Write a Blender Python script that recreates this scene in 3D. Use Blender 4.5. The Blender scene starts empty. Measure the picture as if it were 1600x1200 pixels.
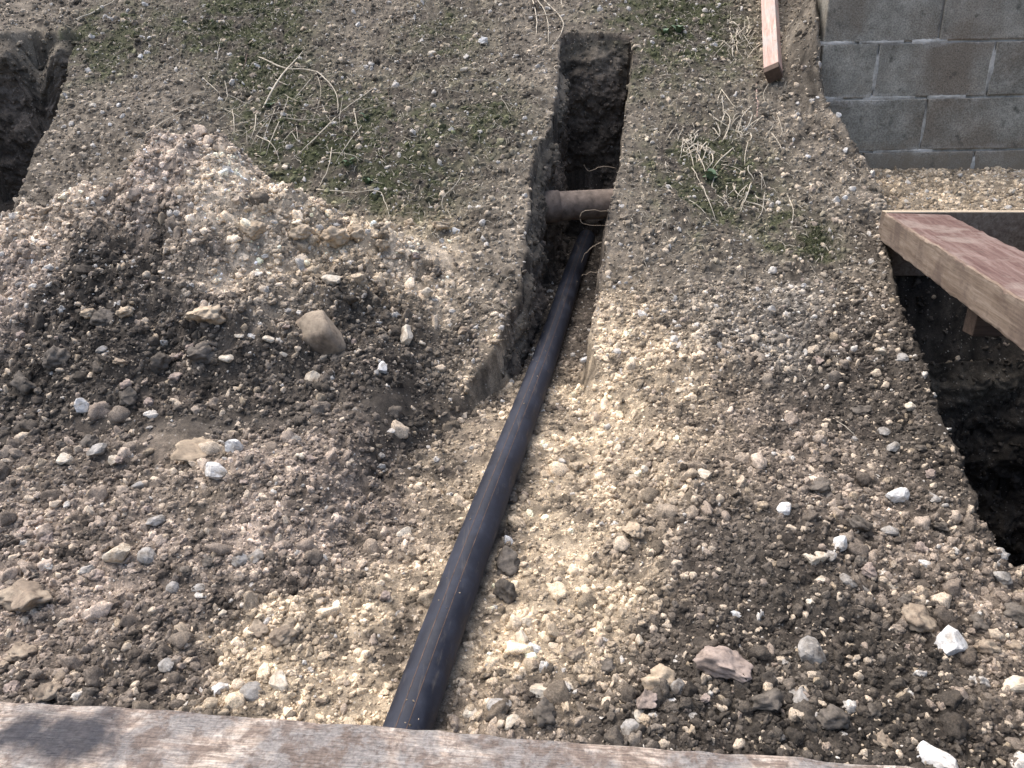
import bpy, bmesh, math, random
import numpy as np
from mathutils import Vector, Matrix, Euler
R = math.radians
random.seed(7); rng = np.random.default_rng(7)
scene = bpy.context.scene
C = scene.collection

# ---------------------------------------------------------------- camera, sky, sun, exposure
CAM_Z = 1.5; PITCH = 22.0; FPX = 1209.0          # phone held at 1.5 m, tilted down
cam_d = bpy.data.cameras.new('camera'); cam = bpy.data.objects.new('camera', cam_d); C.objects.link(cam)
cam.location = (0, 0, CAM_Z); cam.rotation_euler = (R(90-PITCH), 0, 0)
cam_d.sensor_width = 36; cam_d.lens = 36*FPX/1600; cam_d.clip_start = .02; cam_d.clip_end = 500
scene.camera = cam
SUN_EL, SUN_AZ = 62.0, -60.0                        # azimuth from +y towards +x: sun up to the left, beyond the bank
w = bpy.data.worlds.new('World'); scene.world = w; w.use_nodes = True
nt = w.node_tree; bg = nt.nodes['Background']
sky = nt.nodes.new('ShaderNodeTexSky'); sky.sky_type = 'NISHITA'; sky.sun_disc = False
sky.sun_elevation = R(SUN_EL); sky.sun_rotation = R(SUN_AZ); sky.dust_density = 4.0; sky.air_density = .8; sky.ozone_density = .6
nt.links.new(sky.outputs[0], bg.inputs[0]); bg.inputs[1].default_value = .10
sd = bpy.data.lights.new('sun', 'SUN'); sun = bpy.data.objects.new('sun', sd); C.objects.link(sun)
sd.energy = 1.0; sd.angle = R(80); sd.color = (1, .975, .94)
dirv = Vector((math.sin(R(SUN_AZ))*math.cos(R(SUN_EL)), math.cos(R(SUN_AZ))*math.cos(R(SUN_EL)), math.sin(R(SUN_EL))))
sun.rotation_euler = dirv.to_track_quat('Z', 'Y').to_euler()
scene.view_settings.view_transform = 'Standard'; scene.view_settings.look = 'None'
scene.view_settings.exposure = 1.65; scene.view_settings.gamma = 1

# ---------------------------------------------------------------- noise in numpy
_perm = rng.permutation(512).astype(np.int64); _perm = np.concatenate([_perm, _perm])
_ang = rng.uniform(0, 2*np.pi, 512); _gx, _gy = np.cos(_ang), np.sin(_ang)
def gn(x, y, seed=0):
    x = np.asarray(x, float)+seed*17.31; y = np.asarray(y, float)+seed*9.77
    xi = np.floor(x).astype(np.int64); yi = np.floor(y).astype(np.int64)
    xf = x-xi; yf = y-yi
    u = xf*xf*xf*(xf*(xf*6-15)+10); v = yf*yf*yf*(yf*(yf*6-15)+10)
    def g(ix, iy, fx, fy):
        h = _perm[(_perm[ix & 511]+iy) & 511]
        return _gx[h]*fx+_gy[h]*fy
    a = g(xi, yi, xf, yf); b = g(xi+1, yi, xf-1, yf); c = g(xi, yi+1, xf, yf-1); d = g(xi+1, yi+1, xf-1, yf-1)
    return ((a+(b-a)*u)+((c+(d-c)*u)-(a+(b-a)*u))*v)*1.4
def fbm(x, y, wl, octs=4, seed=0, gain=.5):
    t = 0; a = 1
    for i in range(octs):
        t = t+a*gn(x/wl, y/wl, seed+i); wl *= .5; a *= gain
    return t
def ss(a, b, x):
    t = np.clip((x-a)/(b-a), 0, 1); return t*t*(3-2*t)

# ---------------------------------------------------------------- the lie of the land (metres)
def pipe_x(y): return -.229+.196*(y-1.32)
def pipe_z(y): return .14+.102*(y-1.32)
PR = .054
def hill(x, y):
    b1 = .085+.102*(y-1.32); b2 = .57*y-1.264
    k = .07; h = np.maximum(b1, b2); d = np.abs(b1-b2); h = h+np.where(d < k*2, (k*2-d)**2/(8*k), 0)
    far = ss(6.5, 16, y); h = h*(1-far)+(2.6+.02*y)*far
    return np.where(y < 1, np.maximum(h, -.05), h)
def left_trench(x, y):
    lip = -2.42-.16*(y-3.7)+.05*gn(y*3, y*0, 41)
    m = ss(lip+.02, lip-.05, x)*ss(lip-.85, lip-.75, x)*ss(5.28, 5.2, y+.05*gn(x*4, x*0, 43))*ss(1.6, 2.2, y)
    return m
LIP = None
def right_pit(x, y):
    if LIP is None: return np.zeros(np.shape(x))
    lip = np.interp(y, LIP[0], LIP[1])+.02*gn(y*5, y*0, 51)+.015*gn(y*14, y*0, 52)
    near = LIP[0][0]+.05*gn(x*4, x*0, 53)+.10*ss(1.8, 2.2, x)
    m = ss(lip-.03, lip+.09, x)*ss(near-.03, near+.12, y)
    return m*ss(5.2, 5.0, x)
def heap_h(x, y):
    ax = np.interp(x, [-3.2, -2.7, -2.4, -2.05, -1.75, -1.43, -1.2, -.83, -.5, -.3, -.1],
                      [.0, .10, .18, .27, .38, .53, .43, .23, .13, .06, 0])
    yc = np.interp(x, [-3, -2.05, -1.43, -.83, -.4], [3.25, 3.4, 3.62, 3.42, 3.3])
    d = y-yc
    pr = np.where(d > 0, np.exp(-(d/.26)**2), np.exp(-(d/.72)**2))
    dx = x-pipe_x(y)
    return ax*pr*ss(-.26, -.50, dx)*ss(1.55, 2.3, y)
def trench_wl(y):
    return pipe_x(y)-np.interp(y, [2.2, 3.0, 3.375, 4.02, 4.2, 4.36, 4.7, 5.2], [-.20, -.03, .085, .125, .17, .245, .285, .33])+.012*gn(y*6, y*0, 31)+.015*gn(y*2.3, y*0, 32)+.24*ss(3.1, 2.3, y)
def smooth_ground(x, y):
    h = hill(x, y)
    dx = x-pipe_x(y)
    bed = pipe_z(y)-PR+.014
    h = h+.05*fbm(x, y, .9, 3, 5)*ss(.2, .7, np.abs(dx))*ss(.8, 1.6, y)
    # raised shoulders either side of the shallow near part of the trench
    h = h+.13*ss(-.30, -.62, dx)*ss(1.5, 2.3, y)*ss(3.3, 2.7, y)
    h = h+.12*ss(.12, .62, dx)*ss(1.5, 2.2, y)*ss(3.4, 2.8, y)
    h = h+.04*ss(.1, .3, np.abs(dx))*ss(2.2, 1.5, y)
    # soil piled against the wall corner
    h = h+.52*np.exp(-((x-1.78)/.16)**2-((y-4.88)/.24)**2)
    # pipe trench
    fl = ss(3.1, 2.3, y)
    wl = trench_wl(y)
    wr = .19+.02*gn(y*5, y*0, 33)+.02*gn(y*1.7, y*0, 34)+.04*fl
    sl = .035+.10*fl; sr = .035+.38*fl
    m = ss(-wl-sl, -wl, dx)*ss(wr+sr, wr, dx)*ss(5.26, 5.14, y+.05*gn(x*5, x*0, 35)+1.6*(dx+.04)**2)
    dep = np.maximum(h-bed, 0)
    floor = h-dep
    h = h*(1-m)+np.minimum(floor, h)*m
    # left trench
    m = left_trench(x, y)
    h = h-m*(.95+.1*gn(x*3, y*3, 44))
    # excavation on the right, soil shelf below the wall
    m = right_pit(x, y)
    shelf = .84+.12*ss(3.7, 4.7, y)+.02*gn(x*4, y*4, 55)
    step = .16+.50*ss(3.42, 3.68, y)+.04*gn(x*9, y*9, 59)
    deep = -1.4+.1*gn(x*2, y*2, 56)
    e1 = ss(3.40, 3.44, y+.04*gn(x*5, x*0, 57)); e2 = ss(3.70, 3.76, y+.03*gn(x*7, x*0, 58))
    p = deep*(1-e1)+step*e1; p = p*(1-e2)+shelf*e2
    behind = ss(4.9, 5.0, y)
    p = p*(1-behind)+np.maximum(h, 1.0)*behind
    return h*(1-m)+np.minimum(p, h+.2)*m
def lumps(x, y, k=1.0):
    a = np.abs(gn(x/.16, y/.16, 61)); b = np.abs(gn(x/.07, y/.07, 62)); c = np.abs(gn(x/.031, y/.031, 63)); d = np.abs(gn(x/.014, y/.014, 64))
    return k*(.030*a+.022*b+.017*c+.010*d)-.027*k
def rough_k(x, y):
    dx = x-pipe_x(y)
    k = .95+.15*ss(2.9, 2.2, y)
    k = k*(.55+.45*ss(.08, .45, np.abs(dx-.1)))
    return k*(.75+.5*gn(x*1.7, y*1.7, 66))
def ground_z(x, y, shape=None):
    h = smooth_ground(x, y); k = rough_k(x, y)
    if shape:
        H = h.reshape(shape); X = x.reshape(shape); Y = y.reshape(shape)
        st = np.hypot(np.gradient(H, axis=1)/np.maximum(np.gradient(X, axis=1), 1e-6), np.gradient(H, axis=0)/np.maximum(np.gradient(Y, axis=0), 1e-6)).ravel()
        k = k*(1-.93*ss(.9, 2.0, st))
    return h+lumps(x, y, k)
def heap_z(x, y, shape=None):
    h = heap_h(x, y)
    k = np.clip(h/.12, 0, 1)
    return smooth_ground(x, y)+h-.045+k*(lumps(x, y, 1.3)+.085*fbm(x, y, .30, 3, 71)+.02*np.abs(gn(x/.10, y/.10, 73)))
def top_z(x, y): return np.maximum(ground_z(x, y), heap_z(x, y))
_c, _s = math.cos(R(PITCH)), math.sin(R(PITCH))
def rays(px, py):
    u = (np.asarray(px, float)-800)/FPX; v = (600-np.asarray(py, float))/FPX
    return np.stack([u, _c+v*_s, -_s+v*_c], -1)
def at(px, py, fn=None):
    """ground points that the given picture points look at"""
    fn = fn or (lambda x, y: np.maximum(smooth_ground(x, y), smooth_ground(x, y)+heap_h(x, y)-.03))
    d = rays(np.atleast_1d(px), np.atleast_1d(py)); t = np.arange(.6, 9, .012)
    P = d[:, None, :]*t[None, :, None]; x, y, z = P[..., 0], P[..., 1], P[..., 2]+CAM_Z
    hit = z < fn(x, y); i = np.where(hit.any(1), hit.argmax(1), len(t)-1)
    r = np.arange(len(d)); return np.stack([x[r, i], y[r, i], z[r, i]], -1), i*.012+.6

_l, _ = at([1290, 1330, 1365, 1388, 1402, 1432, 1468, 1500, 1540, 1585], [130, 200, 270, 360, 430, 510, 600, 690, 790, 880])
_l = _l[np.argsort(_l[:, 1])]; LIP = (_l[:, 1], _l[:, 0]); print('LIP', np.round(_l, 2).tolist())
# ---------------------------------------------------------------- soil colours; trench and pit tones also carry their shade
DARK = np.array((.070, .060, .049)); BROWN = np.array((.200, .165, .132)); TAN = np.array((.465, .378, .268))
PALE = np.array((.55, .46, .35)); PINK = np.array((.365, .298, .24)); BANK = np.array((.205, .175, .136)); MOSS = np.array((.056, .061, .029)); GREYS = np.array((.29, .27, .235))
_moss, _ = at([420, 470, 560, 430, 170, 1120, 1265, 1080, 640, 760, 330, 700, 1050, 1010],
              [110, 200, 235, 20, 70, 275, 372, 55, 300, 185, 40, 60, 10, 110])
_mr = np.array([.24, .30, .42, .3, .3, .28, .12, .35, .25, .25, .25, .3, .4, .2]); _ms = np.array([1, .7, .75, .9, .7, .9, .9, .7, .6, .55, .8, .4, .8, .4])
_patch, _ = at([165, 300, 60, 420, 640, 120, 250, 330, 560, 620, 740, 1300, 1480, 300, 100, 470, 200, 560, 1250, 1450, 700, 60, 180, 300, 1190, 450, 930, 1330, 1550, 90, 90, 260, 440, 600, 160, 1120, 1400, 610, 650, 310, 400, 470, 230, 560, 640, 60, 360, 20, 520, 175, 235, 110, 1160, 1320, 1430, 1230, 560],
               [400, 540, 480, 300, 500, 320, 270, 470, 410, 640, 450, 640, 760, 740, 760, 430, 830, 820, 700, 900, 330, 930, 350, 440, 480, 760, 600, 1100, 1010, 590, 450, 510, 600, 545, 395, 430, 560, 395, 365, 235, 275, 330, 290, 385, 395, 365, 330, 420, 400, 385, 400, 450, 1110, 1075, 1050, 940, 480])
_pc = [DARK, DARK, DARK, PALE, DARK, PINK, PINK, BROWN, TAN*.95, DARK, BANK, DARK, DARK, TAN*.8, BROWN, PALE, BROWN, BROWN, BROWN, BROWN, BANK, PINK*.8, PALE, PINK, GREYS*.8, PINK*.8, TAN, DARK, BROWN*1.2, DARK, DARK*.9, DARK, DARK*1.1, DARK, DARK*.8, BANK*.9, DARK*1.1, TAN, TAN, PINK*1.15, PALE*1.1, PALE, PINK*1.1, TAN*1.05, PALE, PALE*.95, PALE, PINK, TAN, DARK*.8, DARK*.8, DARK*.8, DARK*.8, DARK*.75, DARK*.75, DARK, DARK]
_pr = np.array([.22, .30, .35, .30, .28, .25, .22, .18, .20, .16, .22, .28, .28, .14, .25, .25, .25, .2, .2, .25, .3, .25, .22, .16, .25, .25, .3, .3, .2, .3, .3, .28, .25, .22, .14, .3, .3, .22, .2, .18, .22, .2, .16, .2, .18, .2, .2, .2, .18, .11, .09, .12, .2, .22, .18, .2, .2])
def lerp(a, b, m): return a*(1-m[..., None])+b*m[..., None]
def soil_col(x, y):
    x = np.asarray(x, float); y = np.asarray(y, float)
    n1 = fbm(x, y, .7, 4, 81); n2 = fbm(x, y, .16, 4, 85); n3 = fbm(x, y, .045, 3, 91)
    dx = x-pipe_x(y)
    xw = x+.10*n2; yw = y+.10*fbm(x, y, .2, 3, 95)
    up = ss(2.7, 3.3, y+.2*n1)
    col = lerp(lerp(np.broadcast_to(BROWN*.9, x.shape+(3,)), DARK*1.15, np.clip(.42+.8*n1+.6*n2, 0, 1)), np.broadcast_to(BANK, x.shape+(3,)), up)
    col = lerp(col, PINK*.75, np.clip(.1+.9*gn(x*2.2, y*2.2, 99), 0, .4)*(1-up))
    hh = np.clip(heap_h(x, y)/.15, 0, 1)
    col = lerp(col, lerp(np.broadcast_to(PINK, x.shape+(3,)), DARK*1.3, np.clip(.35+1.1*n2+.7*n1, 0, 1)), hh*.8)
    # dug-out tan subsoil along the pipe
    t = np.maximum(ss(-.05, .12, dx)*ss(.62, .30, dx+.22*n1+.15*n2)*ss(1.25, 1.6, y)*ss(3.6, 3.1, y),
                   ss(-.58, -.34, dx+.25*n1+.12*n2)*ss(.1, -.05, dx)*ss(1.05, 1.3, y)*ss(2.25, 1.9, y+.2*n2))
    t = np.maximum(t, .55*ss(-.42, -.3, dx)*ss(.3, .1, dx)*ss(1.8, 2.1, y)*ss(3.3, 2.8, y))
    t = np.maximum(t, .5*ss(.2, .45, dx)*ss(1.1, .7, dx+.2*n1)*ss(1.9, 2.3, y)*ss(3.2, 2.7, y))
    col = lerp(col, TAN*.92, np.clip(t*(1+.9*n2), 0, 1))
    for p, c, r in zip(_patch, _pc, _pr, strict=True):
        m = np.exp(-(((xw-p[0])**2+((yw-p[1])*.9)**2)/r**2))
        col = lerp(col, c, np.clip(m*1.35*(1+1.0*n2), 0, .92))
    # cut faces: earth darkened further, trench and pit shade put into the colour
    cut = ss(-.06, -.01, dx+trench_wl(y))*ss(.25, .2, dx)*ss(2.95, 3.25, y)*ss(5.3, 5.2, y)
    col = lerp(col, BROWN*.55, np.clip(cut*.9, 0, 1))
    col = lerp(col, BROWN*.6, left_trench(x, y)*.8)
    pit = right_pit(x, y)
    col = lerp(col, DARK*.75, pit*ss(3.75, 3.65, y)); col = lerp(col, TAN*.75, pit*ss(3.72, 3.9, y)*ss(4.9, 4.85, y))  # pit soil colour lowered to stand for the deep shade down there
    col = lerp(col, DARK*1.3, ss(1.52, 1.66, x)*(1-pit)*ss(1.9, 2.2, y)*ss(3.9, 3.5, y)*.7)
    for p, r, s_ in zip(_moss, _mr, _ms):
        m = np.exp(-(((xw-p[0])/r)**2+((yw-p[1])/(r*1.2))**2))*s_
        col = lerp(col, MOSS, np.clip(m*1.35*(1+1.4*n2+.8*n3), 0, .9)*(1-cut)*(1-hh))
    g = np.clip(1+.55*n2+.55*n3, .35, 1.9)
    return col*g[..., None]

# ---------------------------------------------------------------- materials
class NB:
    def __init__(s, name):
        s.m = bpy.data.materials.new(name); s.m.use_nodes = True; s.t = s.m.node_tree; s.b = s.t.nodes['Principled BSDF']
        s.b.inputs['Specular IOR Level'].default_value = .25; s.b.inputs['Roughness'].default_value = .95
    def n(s, typ, **kw):
        o = s.t.nodes.new(typ)
        for k, v in kw.items():
            if k in o.inputs: 
                if isinstance(v, bpy.types.NodeSocket): s.t.links.new(v, o.inputs[k])
                else: o.inputs[k].default_value = v
            else: setattr(o, k, v)
        return o
    def link(s, a, b): s.t.links.new(a, b)
    def co(s, kind='Object', scale=None):
        c = s.n('ShaderNodeTexCoord').outputs[kind]
        if scale: c = s.n('ShaderNodeMapping', Vector=c, Scale=scale).outputs[0]
        return c
    def noise(s, vec, scale, detail=6, rough=.6, dist=0): return s.n('ShaderNodeTexNoise', Vector=vec, Scale=scale, Detail=detail, Roughness=rough, Distortion=dist).outputs[0]
    def ramp(s, fac, stops):
        r = s.n('ShaderNodeValToRGB', Fac=fac); e = r.color_ramp.elements
        while len(e) < len(stops): e.new(.5)
        for q, (p, c) in zip(e, stops):
            q.position = p; q.color = (*c, 1) if len(c) == 3 else c
        return r.outputs[0]
    def mix(s, fac, a, b, mode='MIX'):
        r = s.n('ShaderNodeMix', data_type='RGBA', blend_type=mode)
        for v, i in ((fac, 0), (a, 6), (b, 7)):
            if isinstance(v, bpy.types.NodeSocket): s.t.links.new(v, r.inputs[i])
            else: r.inputs[i].default_value = v if i == 0 or len(v) == 4 else (*v, 1)
        return r.outputs[2]
    def bump(s, h, strength=.5, dist=.01):
        b = s.n('ShaderNodeBump', Height=h, Strength=strength, Distance=dist); s.link(b.outputs[0], s.b.inputs['Normal'])
    def color(s, c): s.link(c, s.b.inputs['Base Color'])
def bw(v): return (v, v, v)
def soil_material(name, instancer=False):
    k = NB(name)
    a = k.n('ShaderNodeAttribute', attribute_name='Col', attribute_type='INSTANCER' if instancer else 'GEOMETRY').outputs['Color']
    pos = k.n('ShaderNodeNewGeometry').outputs['Position']
    f = k.noise(pos, 260, 5, .7); g = k.noise(pos, 70, 5, .65)
    c = k.mix(1, a, k.ramp(f, [(.30, bw(.45)), (.5, bw(.95)), (.70, bw(1.55))]), 'MULTIPLY')
    c = k.mix(1, c, k.ramp(g, [(.3, (.62, .60, .58)), (.5, bw(1)), (.72, (1.35, 1.3, 1.22))]), 'MULTIPLY')
    if not instancer:
        v = k.n('ShaderNodeTexVoronoi', Vector=pos, Scale=85).outputs
        sp = k.n('ShaderNodeSeparateColor', Color=v['Color']).outputs[0]
        m = k.n('ShaderNodeMath', operation='MULTIPLY'); k.link(k.ramp(sp, [(.88, bw(0)), (.9, bw(1))]), m.inputs[0]); k.link(k.ramp(v['Distance'], [(.22, bw(1)), (.34, bw(0))]), m.inputs[1])
        c = k.mix(m.outputs[0], c, k.mix(.35, a, (.52, .48, .42)))
    k.color(c); k.bump(f, .6, .004)
    return k.m
M_SOIL = soil_material('soil'); M_CLOD = soil_material('clod', True)
def stone_material(name, c1, c2, c3, sc=14):
    k = NB(name); v = k.co('Object'); oi = k.n('ShaderNodeObjectInfo').outputs['Random']
    off = k.n('ShaderNodeVectorMath', operation='ADD'); k.link(v, off.inputs[0])
    cb = k.n('ShaderNodeCombineXYZ'); mm = k.n('ShaderNodeMath', operation='MULTIPLY'); k.link(oi, mm.inputs[0]); mm.inputs[1].default_value = 37
    for i in range(3): k.link(mm.outputs[0], cb.inputs[i])
    k.link(cb.outputs[0], off.inputs[1]); v = off.outputs[0]
    a = k.noise(v, 1.6, 6, .65); b = k.noise(v, 7, 6, .7)
    c = k.ramp(a, [(.32, c3), (.46, c2), (.58, c1)])
    c = k.mix(1, c, k.ramp(b, [(.3, bw(.55)), (.5, bw(1)), (.7, bw(1.2))]), 'MULTIPLY')
    k.color(c); k.bump(b, .5, .006); k.b.inputs['Roughness'].default_value = .85
    return k.m
M_WHITE = stone_material('white_limestone', (.66, .65, .62), (.54, .52, .48), (.30, .26, .21))
M_CREAM = stone_material('cream_limestone', (.60, .54, .44), (.50, .43, .33), (.26, .20, .14))
M_GREY = stone_material('grey_stone', (.36, .34, .31), (.27, .25, .22), (.13, .11, .09))
M_BROWN = stone_material('brown_stone', (.33, .27, .20), (.24, .19, .14), (.13, .105, .08))
M_TANS = stone_material('tan_subsoil_lump', (.46, .375, .27), (.38, .30, .21), (.24, .19, .135))
M_PINK = stone_material('pinkish_lump', (.36, .29, .245), (.27, .215, .18), (.14, .115, .095))
M_DARK = stone_material('dark_earth_clod', (.15, .13, .108), (.10, .086, .07), (.06, .051, .042))
SMAT = {'w': M_WHITE, 'c': M_CREAM, 'g': M_GREY, 'b': M_BROWN, 't': M_TANS, 'p': M_PINK, 'd': M_DARK}

def pipe_material():
    k = NB('black_polyethylene'); v = k.co('Object')
    d = k.noise(v, 9, 7, .7, .4); f = k.noise(v, 60, 5, .7)
    g = k.noise(k.n('ShaderNodeMapping', Vector=v, Scale=(30, 2.2, 30)).outputs[0], 2, 5, .65)
    c = k.mix(k.ramp(d, [(.42, bw(0)), (.62, bw(.65))]), (.010, .012, .020), (.044, .050, .070))
    c = k.mix(k.ramp(f, [(.42, bw(0)), (.64, bw(.6))]), c, (.016, .019, .029))
    c = k.mix(k.ramp(g, [(.58, bw(0)), (.72, bw(.5))]), c, (.11, .093, .078))
    k.color(c)
    k.link(k.ramp(d, [(.35, bw(.5)), (.65, bw(.8))]), k.b.inputs['Roughness']); k.b.inputs['Specular IOR Level'].default_value = .3
    k.bump(f, .12, .002); return k.m
M_PIPE = pipe_material()
def plain(name, c, rough=.9, var=.35, sc=20, stretch=None, bump=.3):
    k = NB(name); v = k.co('Object', stretch); a = k.noise(v, sc, 6, .65)
    lo = tuple(x*(1-var) for x in c); hi = tuple(min(1, x*(1+var)) for x in c)
    k.color(k.ramp(a, [(.3, lo), (.5, c), (.7, hi)])); k.b.inputs['Roughness'].default_value = rough; k.bump(a, bump, .004); return k.m
M_STRIPE = plain('brown_pipe_stripe', (.085, .055, .042), .7, .6, 40)
M_CLAY = plain('salt_glazed_clay', (.165, .130, .105), .75, .5, 22)
M_STALK = plain('dry_stalk', (.50, .44, .34), .8, .3, 30)
M_STRAW = plain('grey_straw', (.40, .36, .29), .85, .3, 30)
M_ROOT = plain('pale_root', (.26, .21, .155), .85, .3, 30)
M_TWIG = plain('dark_twig', (.085, .06, .045), .9, .3, 30)
M_LEAF = plain('weed_leaf', (.10, .15, .085), .6, .25, 40)
M_MOSSB = plain('moss_blade', (.055, .063, .027), .8, .5, 9)

def block_material():
    k = NB('concrete_block'); v = k.n('ShaderNodeNewGeometry').outputs['Position']; oi = k.n('ShaderNodeObjectInfo').outputs['Random']
    big = k.noise(v, 1.7, 6, .6); mid = k.noise(v, 7, 6, .65); fine = k.noise(v, 120, 4, .7)
    c = k.ramp(mid, [(.3, (.18, .172, .142)), (.5, (.275, .262, .218)), (.68, (.39, .37, .31))])
    c = k.mix(k.ramp(big, [(.44, bw(0)), (.62, bw(.8))]), c, (.19, .155, .115))
    c = k.mix(1, c, k.ramp(oi, [(0, bw(.82)), (1, bw(1.15))]), 'MULTIPLY')
    c = k.mix(1, c, k.ramp(fine, [(.3, bw(.5)), (.5, bw(1)), (.7, bw(1.45))]), 'MULTIPLY')
    spot = k.noise(v, 13, 4, .6); c = k.mix(k.ramp(spot, [(.62, bw(0)), (.74, bw(.75))]), c, (.045, .046, .038))
    ob = k.n('ShaderNodeSeparateXYZ', Vector=k.co('Object')).outputs['Z']
    ab = k.n('ShaderNodeMath', operation='ABSOLUTE'); k.link(ob, ab.inputs[0])
    wn = k.noise(v, 5, 5, .65); ad = k.n('ShaderNodeMath', operation='MULTIPLY_ADD'); k.link(wn, ad.inputs[0]); ad.inputs[1].default_value = .16; k.link(ab.outputs[0], ad.inputs[2])
    lm = k.n('ShaderNodeMath', operation='MULTIPLY'); k.link(k.ramp(ad.outputs[0], [(.205, bw(0)), (.25, bw(.85))]), lm.inputs[0]); k.link(k.ramp(k.noise(v, 60, 4, .7), [(.35, bw(.2)), (.6, bw(1))]), lm.inputs[1])
    c = k.mix(lm.outputs[0], c, (.50, .485, .44))
    zz = k.n('ShaderNodeSeparateXYZ', Vector=v).outputs['Z']; sb = k.n('ShaderNodeMath', operation='MULTIPLY_ADD'); k.link(k.noise(v, 9, 6, .7), sb.inputs[0]); sb.inputs[1].default_value = .6
    s2 = k.n('ShaderNodeMath', operation='SUBTRACT'); k.link(zz, s2.inputs[0]); s2.inputs[1].default_value = .9; k.link(s2.outputs[0], sb.inputs[2])
    c = k.mix(k.ramp(sb.outputs[0], [(.34, bw(.85)), (.52, bw(0))]), c, (.20, .165, .12))
    k.color(c); k.bump(fine, .5, .004); return k.m
M_BLOCK = block_material()
def mortar_material():
    k = NB('lime_mortar'); v = k.n('ShaderNodeNewGeometry').outputs['Position']
    a = k.noise(v, 9, 5, .7); k.color(k.ramp(a, [(.34, (.20, .19, .165)), (.48, (.36, .35, .31)), (.62, (.55, .53, .48))])); k.bump(k.noise(v, 80, 4), .6, .006); return k.m
M_MORTAR = mortar_material()
def wood_material(name, c1, c2, c3, stain=None, axis=0, rough=.75, stain_at=(.50, .62), sc=1.0):
    k = NB(name); st = [30*sc, 30*sc, 30*sc]; st[axis] = 1.6*sc
    v = k.co('Object'); g = k.n('ShaderNodeMapping', Vector=v, Scale=tuple(st)).outputs[0]
    a = k.noise(g, 1.6, 7, .6, .8); b = k.noise(v, 5*sc, 6, .65); f = k.noise(g, 8, 4, .6)
    c = k.ramp(a, [(.33, c1), (.5, c2), (.66, c3)])
    if stain: c = k.mix(k.ramp(b, [(stain_at[0], bw(0)), (stain_at[1], bw(.9))]), c, stain)
    sp = k.noise(v, 26*sc, 4, .6); c = k.mix(k.ramp(sp, [(.62, bw(0)), (.72, bw(.55))]), c, (.10, .075, .06))
    c = k.mix(1, c, k.ramp(f, [(.3, bw(.78)), (.6, bw(1.1))]), 'MULTIPLY')
    k.color(c); k.b.inputs['Roughness'].default_value = rough; k.bump(f, .35, .003); return k.m
M_BEAM = wood_material('weathered_brown_timber', (.12, .088, .064), (.175, .135, .102), (.23, .185, .145), (.11, .082, .065), 1, .9)
M_RED = wood_material('red_stained_timber', (.11, .062, .052), (.155, .098, .082), (.22, .155, .132), (.24, .185, .155), 1, .9)
M_EDGE = wood_material('pale_sawn_timber', (.34, .27, .19), (.44, .36, .26), (.52, .44, .33), None, 0)
M_ARRIS = wood_material('worn_timber_edge', (.16, .115, .085), (.22, .165, .125), (.29, .23, .18), (.15, .105, .085), 1, .9)
M_DKWOOD = wood_material('dark_brown_timber', (.05, .035, .026), (.075, .052, .038), (.10, .07, .05), None, 0)
M_POST = wood_material('pink_batten', (.36, .235, .185), (.47, .32, .26), (.56, .42, .35), (.40, .36, .32), 1)
def plank_material():
    k = NB('wet_grimy_plank'); v = k.co('Object'); g = k.n('ShaderNodeMapping', Vector=v, Scale=(3.5, 45, 45)).outputs[0]
    a = k.noise(g, 4, 7, .6, .7); b = k.noise(v, 11, 6, .6, .5); c2 = k.noise(v, 38, 6, .7, .4); d = k.noise(g, 14, 5, .65)
    c = k.ramp(a, [(.3, (.30, .225, .175)), (.48, (.52, .415, .325)), (.66, (.70, .62, .53))])
    c = k.mix(k.ramp(b, [(.44, bw(0)), (.54, bw(.85))]), c, (.30, .28, .26))
    c = k.mix(k.ramp(c2, [(.47, bw(0)), (.58, bw(.8))]), c, (.20, .145, .11))
    e = k.noise(v, 6.5, 5, .6, .6); c = k.mix(k.ramp(e, [(.62, bw(0)), (.70, bw(.6))]), c, (.050, .050, .060))
    mp = k.n('ShaderNodeMapping', Vector=v, Location=(.43, -.14, 0), Scale=(1, 2.0, 1)).outputs[0]; ln = k.n('ShaderNodeVectorMath', operation='LENGTH'); k.link(mp, ln.inputs[0])
    ds = k.n('ShaderNodeMath', operation='MULTIPLY_ADD'); k.link(k.noise(v, 24, 5, .65), ds.inputs[0]); ds.inputs[1].default_value = .14; k.link(ln.outputs['Value'], ds.inputs[2])
    c = k.mix(k.ramp(ds.outputs[0], [(.11, bw(.93)), (.16, bw(0))]), c, (.030, .031, .040))
    c = k.mix(1, c, k.ramp(d, [(.3, bw(.6)), (.6, bw(1.15))]), 'MULTIPLY')
    c = k.mix(1, c, k.ramp(k.noise(v, 240, 4, .7), [(.32, bw(.62)), (.5, bw(1)), (.68, bw(1.25))]), 'MULTIPLY')
    k.color(c); k.link(k.ramp(b, [(.42, bw(.7)), (.58, bw(.25))]), k.b.inputs['Roughness']); k.b.inputs['Specular IOR Level'].default_value = .5
    k.bump(d, .8, .006); return k.m
M_PLANK = plank_material()

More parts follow.
